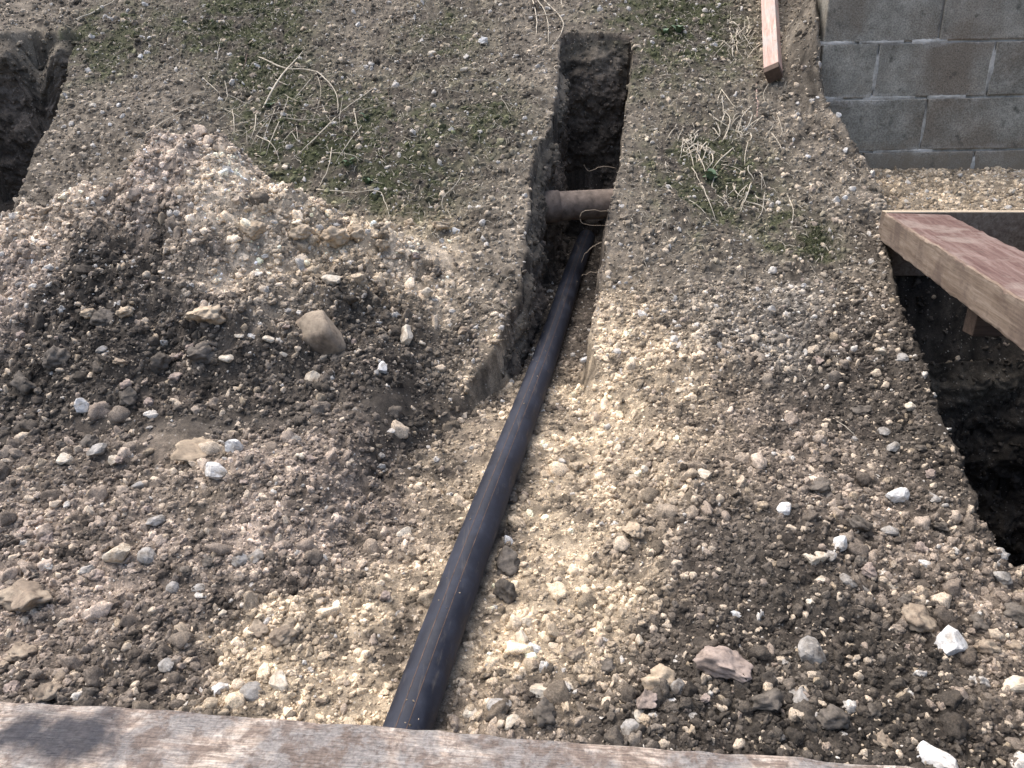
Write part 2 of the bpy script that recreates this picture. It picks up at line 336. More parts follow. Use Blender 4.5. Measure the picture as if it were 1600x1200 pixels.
# ---------------------------------------------------------------- object helpers
def tag(o, label=None, cat=None, group=None, kind=None):
    for k, v in (('label', label), ('category', cat), ('group', group), ('kind', kind)):
        if v: o[k] = v
    return o
def link(name, me, mat=None, parent=None):
    o = bpy.data.objects.new(name, me); C.objects.link(o)
    if mat and me is not None and not me.materials: me.materials.append(mat)
    if parent: o.parent = parent
    return o
def empty(name, loc=(0, 0, 0), rz=0):
    o = bpy.data.objects.new(name, None); C.objects.link(o); o.location = loc; o.rotation_euler = (0, 0, rz); o.empty_display_size = .1; return o
def mesh_np(name, V, F):
    me = bpy.data.meshes.new(name); V = np.asarray(V, np.float32); F = np.asarray(F, np.int32); n = F.shape[1]
    me.vertices.add(len(V)); me.vertices.foreach_set('co', V.ravel())
    me.loops.add(F.size); me.loops.foreach_set('vertex_index', F.ravel())
    me.polygons.add(len(F)); me.polygons.foreach_set('loop_start', np.arange(0, F.size, n, dtype=np.int32))
    me.update(calc_edges=True); me.polygons.foreach_set('use_smooth', np.ones(len(F), bool)); me.update(); return me
def set_col(me, col):
    a = me.attributes.new('Col', 'FLOAT_COLOR', 'POINT'); c = np.ones((len(col), 4), np.float32); c[:, :3] = np.clip(col, 0, 1); a.data.foreach_set('color', c.ravel())
def grid(name, xs, ys, fn, keep=None):
    X, Y = np.meshgrid(xs, ys); x, y = X.ravel(), Y.ravel(); z = fn(x, y, X.shape)
    col = soil_col(x, y)
    Z = z.reshape(X.shape)
    gx = np.abs(np.gradient(Z, axis=1)/np.maximum(np.gradient(X, axis=1), 1e-6)); gy = np.abs(np.gradient(Z, axis=0)/np.maximum(np.gradient(Y, axis=0), 1e-6))
    st = ss(1.0, 3.0, np.maximum(gx, gy)).ravel()
    x2 = x+st*.5*(.034*gn(y/.13, z/.13, 201)+.022*np.abs(gn(y/.05, z/.05, 202))+.012*gn(y/.02, z/.02, 205)); y2 = y+st*.5*(.030*gn(x/.13, z/.13, 203)+.018*np.abs(gn(x/.05, z/.05, 204))+.010*gn(x/.02, z/.02, 206))
    col = col*(1+st*.5*fbm(x+y, z, .10, 4, 207))[:, None]*.70  # matrix darkened overall: shade between the crumbs put into its colour
    nx, ny = len(xs), len(ys)
    i = np.arange(nx*ny).reshape(ny, nx)
    F = np.stack([i[:-1, :-1], i[:-1, 1:], i[1:, 1:], i[1:, :-1]], -1).reshape(-1, 4)
    V = np.stack([x2, y2, z], -1)
    if keep is not None:
        k = keep(x, y); F = F[k[F].any(1)]; used = np.zeros(len(V), bool); used[F] = True; re = np.cumsum(used)-1; V = V[used]; F = re[F]; col = col[used]
    me = mesh_np(name, V, F); set_col(me, col); return me
def grow(a, step, end, r=1.35):
    out = []; s = step
    while abs(a) < abs(end): s *= r; a += s; out.append(a)
    return out

# ---------------------------------------------------------------- ground
xs = list(np.arange(-3.0, 2.5, .0066))
xs = grow(-3.0, -.0066, -45)[::-1]+xs+grow(xs[-1], .0066, 45)
ys = [1.0]
while ys[-1] < 6.2: ys.append(ys[-1]+.0040+.0010*max(0, ys[-1]-1.2))
ys = [v+1.0 for v in grow(0, -.004, -40)][::-1]+ys+[ys[-1]+v for v in grow(0, .009, 60)]
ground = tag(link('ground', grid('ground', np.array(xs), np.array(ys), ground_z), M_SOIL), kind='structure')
hx = np.arange(-3.15, -.12, .0068); hy = np.arange(1.6, 4.35, .0068)
heap = link('spoil_heap', grid('spoil_heap', hx, hy, heap_z, keep=lambda x, y: heap_h(x, y) > .012), M_SOIL)
tag(heap, 'broad heap of loose crumbly spoil beside the pipe trench', 'soil heap')

# ---------------------------------------------------------------- cut faces of the trenches and the pit
WALL_CLODS = []
def cut_face(path, out, depth, seed, base, name='trench_wall', over=.02):
    # path: plan points along the lip, out: unit-ish outward side (+1 left of travel), depth: metres below the lip
    P = np.array(path, float); seg = np.hypot(*np.diff(P, axis=0).T); S = np.concatenate([[0], np.cumsum(seg)])
    n = int(S[-1]/.009)+2; u = np.linspace(0, S[-1], n); px = np.interp(u, S, P[:, 0]); py = np.interp(u, S, P[:, 1])
    tx, ty = np.gradient(px), np.gradient(py); l = np.hypot(tx, ty); nx, ny = -ty/l*out, tx/l*out     # outward, into the bank
    m = int(depth/.009)+14; v = np.linspace(-over, depth, m)
    U, W = np.meshgrid(u, v)
    back = np.where(W < 0, -W, 0)                       # rolls over onto the ground at the top
    wx, wy = px[None]+nx[None]*(.10), py[None]+ny[None]*(.10)
    lipz = smooth_ground((wx).ravel(), (wy).ravel()).reshape(1, -1)-.012
    lipz = np.convolve(np.pad(lipz[0], 6, mode='edge'), np.ones(13)/13, 'valid')[None]
    z = lipz-np.maximum(W, 0)-.03*ss(-over, 0, W)
    d = .055*fbm(U, W, .30, 3, seed)+.030*np.abs(gn(U/.10, W/.10, seed+4))+.018*np.abs(gn(U/.045, W/.045, seed+5))+.009*gn(U/.018, W/.018, seed+6)
    d = d*ss(-.03, .06, W)+.006-.03*ss(0, depth, W)*0
    d = d-.03*ss(.10, -.02, W)-.018
    X = px[None]-nx[None]*d; Y = py[None]-ny[None]*d
    z = lipz-.055-np.maximum(W, -.02)
    i = np.arange(n*m).reshape(m, n); F = np.stack([i[:-1, :-1], i[1:, :-1], i[1:, 1:], i[:-1, 1:]], -1).reshape(-1, 4)
    if out < 0: F = F[:, ::-1]
    me = mesh_np(name, np.stack([X.ravel(), Y.ravel(), (z+0*X).ravel()], -1), F)
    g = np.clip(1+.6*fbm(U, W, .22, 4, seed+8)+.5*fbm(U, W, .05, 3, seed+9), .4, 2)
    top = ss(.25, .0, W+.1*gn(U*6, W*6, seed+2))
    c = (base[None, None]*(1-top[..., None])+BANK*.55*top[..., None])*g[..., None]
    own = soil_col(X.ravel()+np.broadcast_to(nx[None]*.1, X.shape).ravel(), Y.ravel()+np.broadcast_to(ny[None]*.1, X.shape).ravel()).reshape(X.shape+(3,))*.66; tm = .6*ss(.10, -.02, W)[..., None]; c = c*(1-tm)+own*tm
    set_col(me, c.reshape(-1, 3)); o = tag(link(name, me, M_SOIL), kind='structure')
    q = rng.integers(0, n*m, int(n*m*.16)); sz = np.minimum(.006*(1-rng.uniform(0, 1, len(q)))**(-1/2.0), .035)
    WALL_CLODS.append((np.stack([X.ravel()[q], Y.ravel()[q], (z+0*X).ravel()[q]], -1), sz, c.reshape(-1, 3)[q]*rng.lognormal(.1, .3, len(q))[:, None], o)); return o
_ys = np.linspace(3.0, 5.08, 60)
_wl = trench_wl
_left = [(pipe_x(y)-float(_wl(np.array(y)))+.005, y) for y in _ys]
_end = [(pipe_x(5.14)+t, 5.14) for t in np.linspace(-.17, .19, 14)]
cut_face(_left+_end, 1, 1.25, 401, BROWN*.5)  # wall colour darkened to carry the trench's shade
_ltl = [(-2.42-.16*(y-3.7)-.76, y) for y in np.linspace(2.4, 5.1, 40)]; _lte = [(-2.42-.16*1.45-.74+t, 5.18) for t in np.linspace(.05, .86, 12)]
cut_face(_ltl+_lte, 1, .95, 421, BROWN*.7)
cut_face([(x, 3.40) for x in np.linspace(1.66, 3.2, 20)], 1, 1.9, 441, DARK*.75, 'pit_wall', .03)  # near-black base paints in the shade of the deep pit
# ---------------------------------------------------------------- rock shapes
def rock_mesh(name, seed, sub=2, cuts=7, rough=.10, flat=1.0, crumbly=False):
    r = np.random.default_rng(seed); bm = bmesh.new(); bmesh.ops.create_icosphere(bm, subdivisions=sub, radius=1)
    P = np.array([v.co for v in bm.verts])
    for _ in range(cuts):
        n = r.normal(size=3); n /= np.linalg.norm(n); d = r.uniform(.45, .85)
        e = P@n-d; P = P-np.where(e > 0, e, 0)[:, None]*n*.93
    s = seed*3.1
    disp = gn(P[:, 0]*1.6+s, P[:, 1]*1.6+P[:, 2]*2.1, seed)+.6*gn(P[:, 1]*3.7+s, P[:, 2]*3.7+P[:, 0]*2.9, seed+1)+.4*gn(P[:, 2]*7+s, P[:, 0]*7+P[:, 1]*5, seed+2)
    if crumbly:
        K = 46; S = r.normal(size=(K, 3)); S /= np.linalg.norm(S, axis=1)[:, None]; rad = r.uniform(.22, .5, K)
        N_ = P/np.linalg.norm(P, axis=1)[:, None]; d2 = ((N_[:, None, :]-S[None])**2).sum(2)
        disp = .55*disp+(np.sqrt(np.clip(rad**2-d2, 0, None)).max(1))*1.5
    P = P*(1+rough*disp)[:, None]; P[:, 2] *= flat
    P -= (P.max(0)+P.min(0))/2; P /= (P.max(0)-P.min(0))[:2].max()
    F = [[v.index for v in f.verts] for f in bm.faces]; bm.free()
    return mesh_np(name, P, F)
# loose crumbs and clods: countless, one object each for ground and heap
protos = bpy.data.collections.new('clod_shapes')
NP = 10
for i in range(NP):
    me = rock_mesh('clod_shape', 300+i, 3, 4 if i < 7 else 9, .55 if i < 7 else .16, .85, i < 7)
    me.materials.append(M_CLOD); o = bpy.data.objects.new('clod_shape', me); protos.objects.link(o)
def gn_tree():
    g = bpy.data.node_groups.new('scatter_clods', 'GeometryNodeTree')
    g.interface.new_socket('Geometry', in_out='INPUT', socket_type='NodeSocketGeometry'); g.interface.new_socket('Geometry', in_out='OUTPUT', socket_type='NodeSocketGeometry')
    N = g.nodes; L = g.links; a = N.new('NodeGroupInput'); b = N.new('NodeGroupOutput')
    ci = N.new('GeometryNodeCollectionInfo'); ci.inputs['Collection'].default_value = protos; ci.inputs['Separate Children'].default_value = True; ci.inputs['Reset Children'].default_value = True
    ip = N.new('GeometryNodeInstanceOnPoints'); ip.inputs['Pick Instance'].default_value = True
    def at_(name, t):
        n = N.new('GeometryNodeInputNamedAttribute'); n.data_type = t; n.inputs['Name'].default_value = name; return n.outputs['Attribute']
    L.new(a.outputs[0], ip.inputs['Points']); L.new(ci.outputs[0], ip.inputs['Instance'])
    L.new(at_('idx', 'INT'), ip.inputs['Instance Index']); L.new(at_('rot', 'FLOAT_VECTOR'), ip.inputs['Rotation']); L.new(at_('scl', 'FLOAT_VECTOR'), ip.inputs['Scale'])
    L.new(ip.outputs[0], b.inputs[0]); return g
GT = gn_tree()
def scatter(name, P, size, col, label, cat, idx=None, parent=None):
    n = len(P); me = bpy.data.meshes.new(name); me.vertices.add(n); me.vertices.foreach_set('co', P.astype(np.float32).ravel())
    set_col(me, col)
    a = me.attributes.new('rot', 'FLOAT_VECTOR', 'POINT'); a.data.foreach_set('vector', rng.uniform(0, 6.28, (n, 3)).astype(np.float32).ravel())
    s = size[:, None]*rng.uniform(.6, 1.35, (n, 3)); a = me.attributes.new('scl', 'FLOAT_VECTOR', 'POINT'); a.data.foreach_set('vector', s.astype(np.float32).ravel())
    a = me.attributes.new('idx', 'INT', 'POINT'); a.data.foreach_set('value', (rng.integers(0, NP, n) if idx is None else idx).astype(np.int32))
    o = link(name, me); me.materials.append(M_CLOD); md = o.modifiers.new('scatter', 'NODES'); md.node_group = GT
    if parent: o.parent = parent; o['kind'] = 'stuff'
    else: tag(o, label, cat, kind='stuff')
    return o
def clod_field(n, x0, x1, y0, y1, fn, accept, smin, smax, power, depth=.25, clump=0):
    x = rng.uniform(x0, x1, n); y = y0+(y1-y0)*rng.uniform(0, 1, n)**1.35
    k = rng.uniform(0, 1, n) < accept(x, y); x, y = x[k], y[k]; n = len(x)
    if clump:
        k = rng.uniform(0, 1, n) < np.clip(.35+clump*fbm(x, y, .35, 3, 111), .03, 1); x, y = x[k], y[k]; n = len(x)
    e = .008
    z = fn(x, y); sl = np.hypot((fn(x+e, y)-z)/e, (fn(x, y+e)-z)/e)
    sm = np.hypot((smooth_ground(x+.03, y)-smooth_ground(x-.03, y))/.06, (smooth_ground(x, y+.03)-smooth_ground(x, y-.03))/.06)
    k = (sm < 2.2) | ((np.abs(x-pipe_x(y)) < .4) & (y > 3) & (z > pipe_z(y)+.12)) | ((x > 1.4) & (right_pit(x, y) < .45) & (right_pit(x, y) > .001)) | ((left_trench(x, y) < .45) & (left_trench(x, y) > .001)) | ((x > 1.45) & (x < 1.85) & (y > 4.4)) | ((x > 1.75) & (y > 3.4) & (y < 3.7)); x, y, z = x[k], y[k], z[k]; n = len(x)
    size = smin*(1-rng.uniform(0, 1, n))**(-1/power); size = np.minimum(size, smax)
    dx = np.abs(x-pipe_x(y)); k = (dx > PR*.93+size*.30) | (y > 4.9); x, y, z, size = x[k], y[k], z[k], size[k]; n = len(x)
    col = soil_col(x, y); u = rng.uniform(0, 1, n)
    up = ss(2.6, 3.3, y)
    var = rng.lognormal(.20, .30, n)[:, None]; col = col*var  # crumbs lightened against the shade-darkened soil between them
    col = np.where((u < .08)[:, None], lerp(col, PALE*1.15, np.full(n, .75)), col)
    col = np.where(((u > .08) & (u < .11))[:, None], lerp(col, TAN, np.full(n, .6)), col)
    col = np.where(((u > .14) & (u < .17))[:, None], lerp(col, PINK, np.full(n, .7)), col)
    col = np.where(((u > .22) & (u < .27))[:, None], lerp(col, DARK, np.full(n, .7)), col)
    col = np.where(((u > .27) & (u < .285+.05*up))[:, None], np.array((.52, .49, .44)), col)
    idx = np.where(u < .14, rng.integers(7, NP, n), rng.integers(0, NP-1, n))
    P = np.stack([x, y, z+size*(.32-depth)], -1)
    return P, size, col, idx
def acc_ground(x, y):
    dx = np.abs(x-pipe_x(y))
    a = np.where(y < 2.9, .95, .85)*(.55+.45*ss(.1, .5, dx))*(heap_h(x, y) < .05)
    inside = (dx < .2) & (y > 3.1); a = np.where(inside, .55, a)
    a = np.where(right_pit(x, y) > .45, np.where(y > 3.75, .95, np.where(y > 3.42, .5, 0)), a); a = np.where(left_trench(x, y) > .45, .1, a)
    return a
parts = [clod_field(120000, -2.6, 2.3, 1.05, 3.3, ground_z, acc_ground, .0065, .028, 1.9, .36),
         clod_field(11000, -2.2, 2.3, 1.05, 3.0, ground_z, acc_ground, .017, .065, 2.5, .30, 2.2),
         clod_field(120000, -3.6, 3.8, 2.8, 6.8, ground_z, acc_ground, .0085, .036, 2.0, .38)]
cat = lambda i: np.concatenate([p[i] for p in parts])
scatter('soil_clods', cat(0), cat(1), cat(2), 'loose crumbs of earth and grit strewn over the dug ground', 'loose soil', cat(3))
for P_, s_, c_, o_ in WALL_CLODS: scatter('wall_crumbs', P_, s_, c_, '', '', parent=o_)
acc_h = lambda x, y: np.where(heap_h(x, y) > .05, .95, 0)
parts = [clod_field(90000, -3.1, -.1, 1.7, 4.2, heap_z, acc_h, .0070, .035, 2.0, .38), clod_field(9000, -3.1, -.1, 1.7, 4.2, heap_z, acc_h, .018, .07, 2.5, .25, 1.8)]
o = scatter('heap_clods', cat(0), cat(1), cat(2), '', '', cat(3), parent=heap)

# ---------------------------------------------------------------- stones one can pick out
ROCKS = {}
_big = rock_mesh('stone', 911, 4, 9, .06, .85); _big.materials.append(M_BROWN); ROCKS['R'] = [_big]
for key in SMAT:
    ROCKS[key] = []
    for i in range(5):
        ang = key in 'wcg'
        me = rock_mesh('stone', 500+ord(key)*7+i, 3 if ang else 4, 12 if ang else 5, .10 if ang else .5, .78, not ang); me.polygons.foreach_set('use_smooth', np.full(len(me.polygons), not ang)); me.materials.append(SMAT[key]); ROCKS[key].append(me)
def put_stone(px, py, wpx, key, aspect=1.0, tilt=None, sink=.22, name='stone', parent=ground):
    (p,), (t,) = at(px, py+wpx*.15, top_z); s = wpx/FPX*t
    o = link(name, random.choice(ROCKS[key]), None, parent)
    h = s*.72*aspect
    o.location = (p[0], p[1], p[2]+h*(.5-sink)); o.scale = (s, s*random.uniform(.75, 1.05), s*aspect)
    o.rotation_euler = (random.uniform(-.3, .3), random.uniform(-.3, .3), random.uniform(0, 6.28)) if tilt is None else tilt
    return o
NAMED = [  # px, py, width, kind, aspect, name, label, category
 (499, 533, 84, 'R', 1.05, 'rock', 'large smooth brown rock resting on the front of the spoil heap', 'rock'),
 (130, 635, 28, 'w', .9, 'rock', 'white angular stone alone on the dark earth at the foot of the heap', 'rock'),
 (367, 699, 29, 'w', 1.0, 'rock', 'rounded white stone beside the flat tan slab of subsoil', 'rock'),
 (337, 737, 38, 'w', .8, 'rock', 'broad whitish stone just below the flat tan slab of subsoil', 'rock'),
 (310, 705, 78, 't', .5, 'subsoil_slab', 'flat tan slab of subsoil with white stones at its edge', 'soil lump'),
 (635, 531, 32, 'c', 1.3, 'rock', 'upright pale grey stone on the dark right flank of the heap', 'rock'),
 (1402, 778, 36, 'w', 1.1, 'rock', 'bright white stone on dark clods near the edge of the pit', 'rock'),
 (1483, 1008, 46, 'w', 1.0, 'rock', 'large bright white pointed stone next to a brown clod', 'rock'),
 (1432, 966, 62, 'b', .8, 'earth_clod', 'big brown clod of earth next to the bright white pointed stone', 'soil lump'),
 (1264, 1023, 48, 'g', 1.25, 'rock', 'grey pyramid shaped stone standing on dark earth', 'rock'),
 (1130, 1033, 100, 'p', .6, 'earth_clod', 'largest flat pinkish brown clod of earth, close to the grey pyramid stone', 'soil lump'),
 (187, 868, 50, 'c', .9, 'rock', 'cream coloured blocky stone among pinkish crumbs left of the pipe', 'rock'),
 (40, 930, 95, 'b', .6, 'earth_clod', 'wide flat brown clod of earth with a dark hollow beneath it', 'soil lump'),
 (1462, 1190, 60, 'w', .9, 'rock', 'white stone lying close behind the grimy foreground plank', 'rock'),
 (850, 1116, 52, 'd', 1.0, 'earth_clod', 'dark grey clod between the black pipe and the pale stones by the plank', 'soil lump'),
 (756, 66, 17, 'w', .9, 'rock', 'lone white stone on the upper bank above the tangled stems', 'rock'),
]
for px, py, wd, key, asp, nm, lab, ct in NAMED:
    tag(put_stone(px, py, wd, key, asp, None, .15, nm, None), lab, ct)
STONES = [(597, 576, 20, 'w'), (395, 526, 17, 'w'), (355, 560, 24, 'c'), (345, 1076, 30, 'w'), (392, 1081, 42, 'g'), (435, 1066, 42, 'c'), (325, 495, 62, 't'), (1225, 796, 26, 'w'), (1397, 1010, 22, 'c'),
 (1148, 960, 20, 'w'), (1311, 850, 27, 'w'), (1268, 874, 27, 'c'), (1295, 868, 24, 'g'), (1322, 908, 30, 'g'), (1282, 905, 22, 'c'), (1396, 917, 22, 'c'), (1357, 892, 28, 'p'), (1445, 883, 22, 'w'), (1590, 1072, 44, 'c'), (1050, 1102, 26, 'w'),
 (845, 1078, 36, 'c'), (835, 1014, 22, 'w'), (815, 1000, 28, 'c'), (735, 1116, 26, 'c'), (797, 1128, 30, 'c'), (765, 1040, 22, 'w'), (985, 1138, 34, 'g'), (1000, 1002, 24, 'c'), (990, 830, 38, 't'), (793, 846, 19, 'w'),
 (915, 562, 17, 'w'), (445, 992, 52, 'b'), (400, 985, 40, 'b'), (518, 438, 30, 'c'), (318, 558, 46, 'd'), (560, 366, 40, 't'), (525, 372, 48, 't'), (470, 364, 40, 't'), (395, 362, 36, 't'), (1100, 741, 24, 'c'), (1380, 675, 22, 'g'), (1345, 640, 34, 'd'),
 (1030, 1062, 60, 't'), (800, 780, 26, 'd'), (790, 880, 55, 'd'), (790, 925, 50, 'd'), (780, 1100, 40, 'g'), (690, 355, 28, 't'), (640, 350, 22, 't'), (90, 1065, 36, 'b'), (75, 1080, 44, 'b'), (140, 1085, 36, 'd'), (30, 1020, 50, 'b'), (20, 1075, 30, 'p'),
 (1010, 1095, 40, 'p'), (1000, 1120, 22, 'c'), (915, 1060, 30, 't'), (950, 1040, 36, 'd'), (900, 1020, 34, 'b'), (1200, 1090, 70, 'd'), (1300, 1120, 60, 'd'), (1250, 1090, 40, 'g'), (1375, 1155, 34, 'b'), (1530, 970, 40, 'd'), (1565, 900, 36, 'g'), (1580, 1010, 30, 'b'),
 (1540, 1015, 44, 'b'), (1590, 960, 50, 'd'), (1340, 820, 40, 'd'), (1280, 760, 40, 'd'), (1390, 830, 30, 'g'), (1470, 820, 34, 'd'), (1440, 700, 30, 'd'), (1395, 700, 26, 'g'), (1420, 635, 22, 'c'), (1375, 550, 20, 'c'), (1410, 560, 18, 'g'), (1310, 590, 22, 'd'),
 (165, 500, 40, 'd'), (250, 570, 44, 'd'), (90, 560, 50, 'd'), (200, 620, 36, 'd'), (40, 600, 50, 'd'), (140, 690, 34, 'd'), (155, 705, 36, 'g'), (100, 718, 22, 'c'), (178, 720, 22, 'c'), (220, 760, 26, 'g'), (245, 815, 32, 'g'), (230, 870, 34, 'g'), (310, 920, 24, 'g'), (400, 870, 30, 'g'), (282, 555, 26, 'p'), (275, 590, 24, 'p'), (420, 530, 22, 'c'), (490, 590, 28, 'c'),
 (140, 490, 30, 't'), (195, 490, 30, 't'), (300, 545, 22, 'p'), (415, 325, 24, 't'), (520, 345, 22, 't'), (445, 262, 16, 'c'), (600, 385, 26, 't'), (650, 400, 20, 'p'), (210, 250, 20, 'b'), (1580, 300, 14, 'c'), (1480, 300, 12, 'c'), (1320, 235, 12, 'w'), (1310, 180, 9, 'w'), (1278, 153, 9, 'w'), (1262, 245, 9, 'w'), (1320, 310, 10, 'w'), (1205, 305, 8, 'w'), (1090, 132, 12, 'c'), (1097, 125, 10, 'c'), (1117, 70, 9, 'w'), (228, 8, 12, 'w'), (234, 60, 9, 'w'), (220, 90, 9, 'w'), (173, 195, 9, 'w'), (402, 104, 11, 'w'), (675, 85, 16, 'c'), (726, 110, 14, 'c'), (797, 335, 10, 'c'), (712, 362, 14, 'w'), (690, 215, 8, 'c'),
 (937, 15, 9, 'w'), (145, 165, 11, 'c'), (186, 165, 10, 'w'), (640, 20, 10, 'c'), (560, 40, 9, 'w'), (610, 110, 10, 'c'), (1045, 300, 9, 'c'), (1140, 430, 12, 'c'), (1255, 447, 10, 'w'), (1060, 610, 14, 'c'), (965, 700, 16, 'c'), (890, 640, 14, 'c'), (900, 730, 18, 't'), (1030, 700, 20, 't')]
for s_ in STONES: put_stone(*s_, aspect=random.uniform(.75, 1.05))
left = 300-len(STONES)
tries = 0
while left > 0 and tries < 4000:
    tries += 1; px = random.uniform(0, 1600); py = random.uniform(420, 1170)
    if py > 1080+px*.075 or abs(px-(641+(1135-py)*.361)) < 75: continue
    if px > 1400+(py-430)*.4-25 and py < 905: continue
    wd = random.choice([14, 16, 18, 20, 24, 28])*(.5+.6*py/1200)
    tanny = abs(px-900) < 150; key = random.choice('tttcb' if tanny else ('ddgbpcd' if px > 1000 else 'dpbgcdp'))
    put_stone(px, py, wd, key, random.uniform(.7, 1.1)); left -= 1

# ---------------------------------------------------------------- sweeps
def tube(pts, rad, sides=8, caps=True):
    P = [Vector(p) for p in pts]; n = len(P); bm = bmesh.new(); rings = []
    rr = rad if hasattr(rad, '__len__') else [rad]*n
    for i in range(n):
        d = (P[min(i+1, n-1)]-P[max(i-1, 0)]).normalized()
        s = d.cross(Vector((0, 0, 1))); s = s.normalized() if s.length > 1e-3 else Vector((1, 0, 0)); u = s.cross(d)
        rings.append([bm.verts.new(P[i]+(s*math.cos(a)+u*math.sin(a))*rr[i]) for a in [2*math.pi*k/sides for k in range(sides)]])
    for i in range(n-1):
        for k in range(sides): bm.faces.new((rings[i][k], rings[i][(k+1) % sides], rings[i+1][(k+1) % sides], rings[i+1][k]))
    if caps: bm.faces.new(rings[0][::-1]); bm.faces.new(rings[-1])
    bmesh.ops.recalc_face_normals(bm, faces=bm.faces)
    me = bpy.data.meshes.new('sweep'); bm.to_mesh(me); bm.free()
    me.polygons.foreach_set('use_smooth', np.ones(len(me.polygons), bool)); return me
# black pipe along the trench
wob = lambda y: (.006*math.sin(y*2.3+.4), .006*math.sin(y*1.9))
def pipe_pt(y): a, b = wob(y); return Vector((pipe_x(y)+a, y, pipe_z(y)+b))
py_ = list(np.linspace(.25, 4.95, 80))
pipe = link('pipe', tube([pipe_pt(y) for y in py_], PR, 32), M_PIPE)
tag(pipe, 'long black plastic pipe laid along the trench', 'pipe')
def stripe(ang):
    bm = bmesh.new(); prev = None
    for y in py_:
        c = pipe_pt(y); d = (pipe_pt(y+.02)-c).normalized(); s = d.cross(Vector((0, 0, 1))).normalized(); u = s.cross(d)
        row = []
        for r_, da in ((PR-.001, -.022), (PR+.0005, -.018), (PR+.0005, .018), (PR-.001, .022)):
            a = ang+da+.05*math.sin(y*1.3); row.append(bm.verts.new(c+(s*math.cos(a)+u*math.sin(a))*r_))
        if prev:
            for k in range(3): bm.faces.new((prev[k], prev[k+1], row[k+1], row[k]))
        prev = row
    me = bpy.data.meshes.new('stripe'); bm.to_mesh(me); bm.free(); return me
for a in (R(72), R(98)): link('stripe', stripe(a), M_STRIPE, pipe)
gy_ = 1.2+3.0*rng.uniform(0, 1, 45)**1.3; ga = rng.normal(0, .8, 45); gs = rng.uniform(.003, .007, 45)
gp = np.array([[pipe_x(y)+.006*math.sin(y*2.3+.4)+PR*math.sin(a), y, pipe_z(y)+.006*math.sin(y*1.9)+PR*math.cos(a)] for y, a in zip(gy_, ga)])
scatter('pipe_grit', gp, gs, np.tile(TAN*.5, (45, 1))*rng.lognormal(0, .4, 45)[:, None], '', '', parent=pipe)
# old clay pipe crossing the trench
cy = 4.22; cx = pipe_x(cy)
cl = link('clay_pipe', tube([(cx-.5+.1*i, cy+.012*i-.05, .815+.003*i) for i in range(11)], .078, 28), M_CLAY)
tag(cl, 'old brown clay drain pipe crossing the trench above the black pipe', 'pipe')
col_ = link('collar', tube([(cx-.20, cy-.014, .824), (cx-.15, cy-.008, .8255), (cx-.09, cy-.001, .827)], .085, 28), M_CLAY, cl)

# ---------------------------------------------------------------- boxes
def box(name, size, loc, mat, parent=None, rot=(0, 0, 0), bev=.004, seg=2, mats=None, jitter=0, wear=0):
    bm = bmesh.new(); bmesh.ops.create_cube(bm, size=1); bmesh.ops.scale(bm, vec=size, verts=bm.verts)
    top = [f for f in bm.faces if f.normal.z > .9]
    if bev: bmesh.ops.bevel(bm, geom=bm.edges[:], offset=bev, segments=seg, affect='EDGES', profile=.6)
    if wear:
        ax = max(range(3), key=lambda i_: size[i_]); ln = [e_ for e_ in bm.edges if abs((e_.verts[0].co-e_.verts[1].co)[ax]) > size[ax]*.5]
        bmesh.ops.subdivide_edges(bm, edges=ln, cuts=110)
        for v in bm.verts:
            t = v.co[ax]; o3 = [0, 0, 0]
            for q_ in range(3):
                if q_ != ax: o3[q_] = wear*(float(gn(t*9, v.co[(ax+1) % 3]*14+q_*7, 5))+.8*float(gn(t*37, v.co[(ax+2) % 3]*30+q_*3, 6)))
            v.co += Vector(o3)
    if jitter:
        for v in bm.verts: v.co += Vector((random.uniform(-1, 1), random.uniform(-1, 1), random.uniform(-1, 1)))*jitter
    me = bpy.data.meshes.new(name); 
    bm.normal_update()
    if mats:
        for f in bm.faces: f.material_index = 1 if f.normal.z > .9 else (2 if .2 < f.normal.z <= .9 else 0)
        for m in mats: me.materials.append(m)
    bm.to_mesh(me); bm.free()
    o = link(name, me, None if mats else mat, parent); o.location = loc; o.rotation_euler = rot; return o

# ---------------------------------------------------------------- block wall
WY = 4.74; BH, BL = .295, .655; J = .012
WX = 1.76; wall = empty('block_wall', (WX, WY, .70)); wall.rotation_euler = (0, R(-1.0), 0)
tag(wall, 'weathered grey concrete block wall above the timber frame', 'wall')
joint_x = {1.63: 2.21, 1.363: 1.907, 1.093: 2.20, .823: 1.935}
base_z = 1.35-.295*2
blocks = {}
for row in range(8):
    z0 = base_z+row*BH-.27*0
    first = 2.405 if row % 2 == 1 else 2.08
    edges = [WX]; e = first
    while e < 5.0: edges.append(e); e += BL
    for a, b in zip(edges[:-1], edges[1:]):
        key = round(b-a, 3)
        if key not in blocks: blocks[key] = None
        o = box('block', (b-a-J, .20, BH-J), ((a+b)/2-WX, .10+random.uniform(-.002, .002), z0+BH/2-.70), M_BLOCK, wall, bev=.006, jitter=.0012) if blocks[key] is None else link('block', blocks[key], None, wall)
        if blocks[key] is not None: o.location = ((a+b)/2-WX, .10+random.uniform(-.003, .003), z0+BH/2-.70)
        else: blocks[key] = o.data
mort = box('mortar', (3.1, .18, 8*BH+.2), (1.56, .105, base_z+4*BH-.70-.06), M_MORTAR, wall, bev=0)
